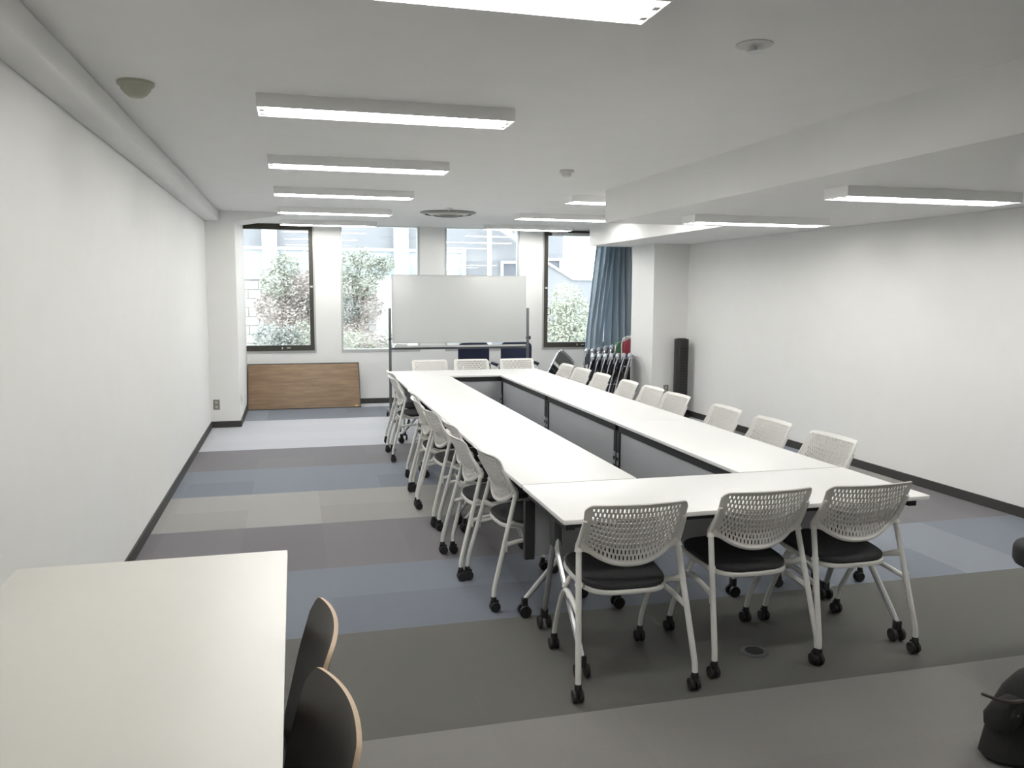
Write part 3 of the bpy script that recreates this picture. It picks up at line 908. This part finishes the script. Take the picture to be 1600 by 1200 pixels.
for j in range(8):
    for i in range(11):
        x0 = -2.6 + i * .42 + (.21 if j % 2 else 0)
        MB().box(x0 + .006, x0 + .414, -.01 * random.random(), .2, .30 + j * .19 + .006, .30 + (j + 1) * .19 - .006).build('block', 'ext_brick', br, smooth=False)
MB().box(-2.6, 2.2, .02, .22, -1, 1.82).build('core', 'ext_brick', br, smooth=False)
for lab, A, B in (('upper', (1.2, 1.30, 19), (8.2, 3.05, 19)), ('lower', (1.2, 1.22, 19.1), (8.2, 2.86, 19.1))):
    cb = MB()
    A, B = Vector(A), Vector(B)
    pts = [A.lerp(B, t / 10) - Vector((0, 0, .25 * 4 * (t / 10) * (1 - t / 10))) for t in range(11)]
    tag(cb.tube(pts, .016, 6).build('overhead_cable', 'cable'), '%s of two grey cables sloping across the two right windows' % lab, 'cable')

def plant(name, label, base, height, blobs, n, size, leafm, seed, trunks=1):
    rnd = random.Random(seed)
    t = thing(name, label, 'tree' if 'tree' in name else 'shrub', base)
    B = Vector(base)
    wood = MB()
    for k in range(trunks):
        ox = rnd.uniform(-.1, .1) * (trunks > 1)
        wood.tube([(ox, 0, 0), (ox + rnd.uniform(-.06, .06), .02, height * .35), (ox + rnd.uniform(-.1, .1), 0, height * .7), (ox + rnd.uniform(-.12, .12), 0, height * .95)], .045, 7, .1, r2=.012)
    for (c, r, mm) in blobs:
        c = Vector(c) - B
        wood.tube([(0, 0, max(.1, c.z - .9)), (c.x * .5, c.y * .5, c.z - .35), tuple(c)], .02, 5, .1, r2=.006)
    tag(wood.build('trunk', 'bark', t))
    by = {}
    tot = sum(r ** 2 for _, r, _ in blobs)
    for (c, r, mm) in blobs:
        c = Vector(c) - B
        m = by.setdefault(mm or leafm, MB())
        for q in range(int(n * .8 * r * r / tot)):
            d = Vector((rnd.gauss(0, 1), rnd.gauss(0, 1), rnd.gauss(0, 1))).normalized() * r * rnd.uniform(.35, 1.0) ** .6
            p = c + d * Vector((1, .8, .9)).length / 1.58
            a = Vector((rnd.uniform(-1, 1), rnd.uniform(-1, 1), rnd.uniform(-.6, .6))).normalized()
            bb = a.cross(Vector((rnd.uniform(-1, 1), rnd.uniform(-1, 1), rnd.uniform(-1, 1)))).normalized()
            s = size * rnd.uniform(.7, 1.3)
            m.quad(p - a * s, p + bb * s * .45, p + a * s, p - bb * s * .45)
    for mm, m in by.items():
        tag(m.build('foliage', mm, t, smooth=False, recalc=False), kind='stuff')
    return t
plant('street_tree', 'brownish leafy tree filling the left window', (-.15, 15.2, -1), 3.2,
      [((-.12, 15.2, 2.05), .26, 'leaf_green'), ((-.28, 15.1, 1.75), .30, 'leaf_green'), ((.08, 15.3, 1.65), .34, None), ((.30, 15.1, 1.72), .26, None), ((-.35, 15.2, 1.30), .34, None),
       ((.22, 15.2, 1.25), .36, None), ((-.05, 15.0, 1.0), .34, None), ((.40, 15.2, 1.35), .3, 'leaf_dark')], 9000, .034, 'leaf_brown', 3)
plant('shrub', 'grey-green shrub low in the left window', (-.2, 14.3, -1), 1.6,
      [((-.42, 14.3, .82), .26, None), ((-.10, 14.2, .78), .28, None), ((.22, 14.3, .86), .30, 'leaf_green'), ((.45, 14.3, .80), .26, 'leaf_green'), ((-.15, 14.3, .5), .4, None)], 5000, .030, 'leaf_dark', 5, 3)
plant('street_tree', 'green tree with airy crown in the second window', (1.1, 15.4, -1), 3.0,
      [((.98, 15.4, 2.05), .28, None), ((1.22, 15.3, 2.20), .22, None), ((1.50, 15.5, 2.02), .24, None), ((1.66, 15.4, 2.12), .18, None), ((.95, 15.3, 1.7), .28, None), ((1.28, 15.3, 1.72), .26, None),
       ((.95, 15.2, 1.25), .28, 'leaf_dark'), ((1.05, 15.2, .95), .26, 'leaf_brown'), ((1.35, 15.3, 1.3), .28, 'leaf_brown')], 6500, .032, 'leaf_green', 8)
plant('shrub', 'pale leafy shrub low in the second window', (1.3, 14.5, -1), 1.5,
      [((1.0, 14.5, .72), .26, None), ((1.32, 14.4, .70), .26, 'leaf_brown'), ((1.68, 14.5, .72), .28, None), ((1.3, 14.5, .4), .4, None)], 3500, .030, 'leaf_pale', 11, 3)
plant('shrub', 'pale green rounded shrub in the right window before the grey wall', (5.1, 15.4, -1), 2.4,
      [((5.12, 15.4, 1.45), .36, None), ((5.32, 15.4, 1.15), .40, None), ((4.95, 15.4, 1.05), .36, None), ((5.15, 15.3, .78), .46, None), ((4.80, 15.4, .75), .28, None), ((5.5, 15.4, .7), .36, None)], 8000, .032, 'leaf_pale', 14, 3)
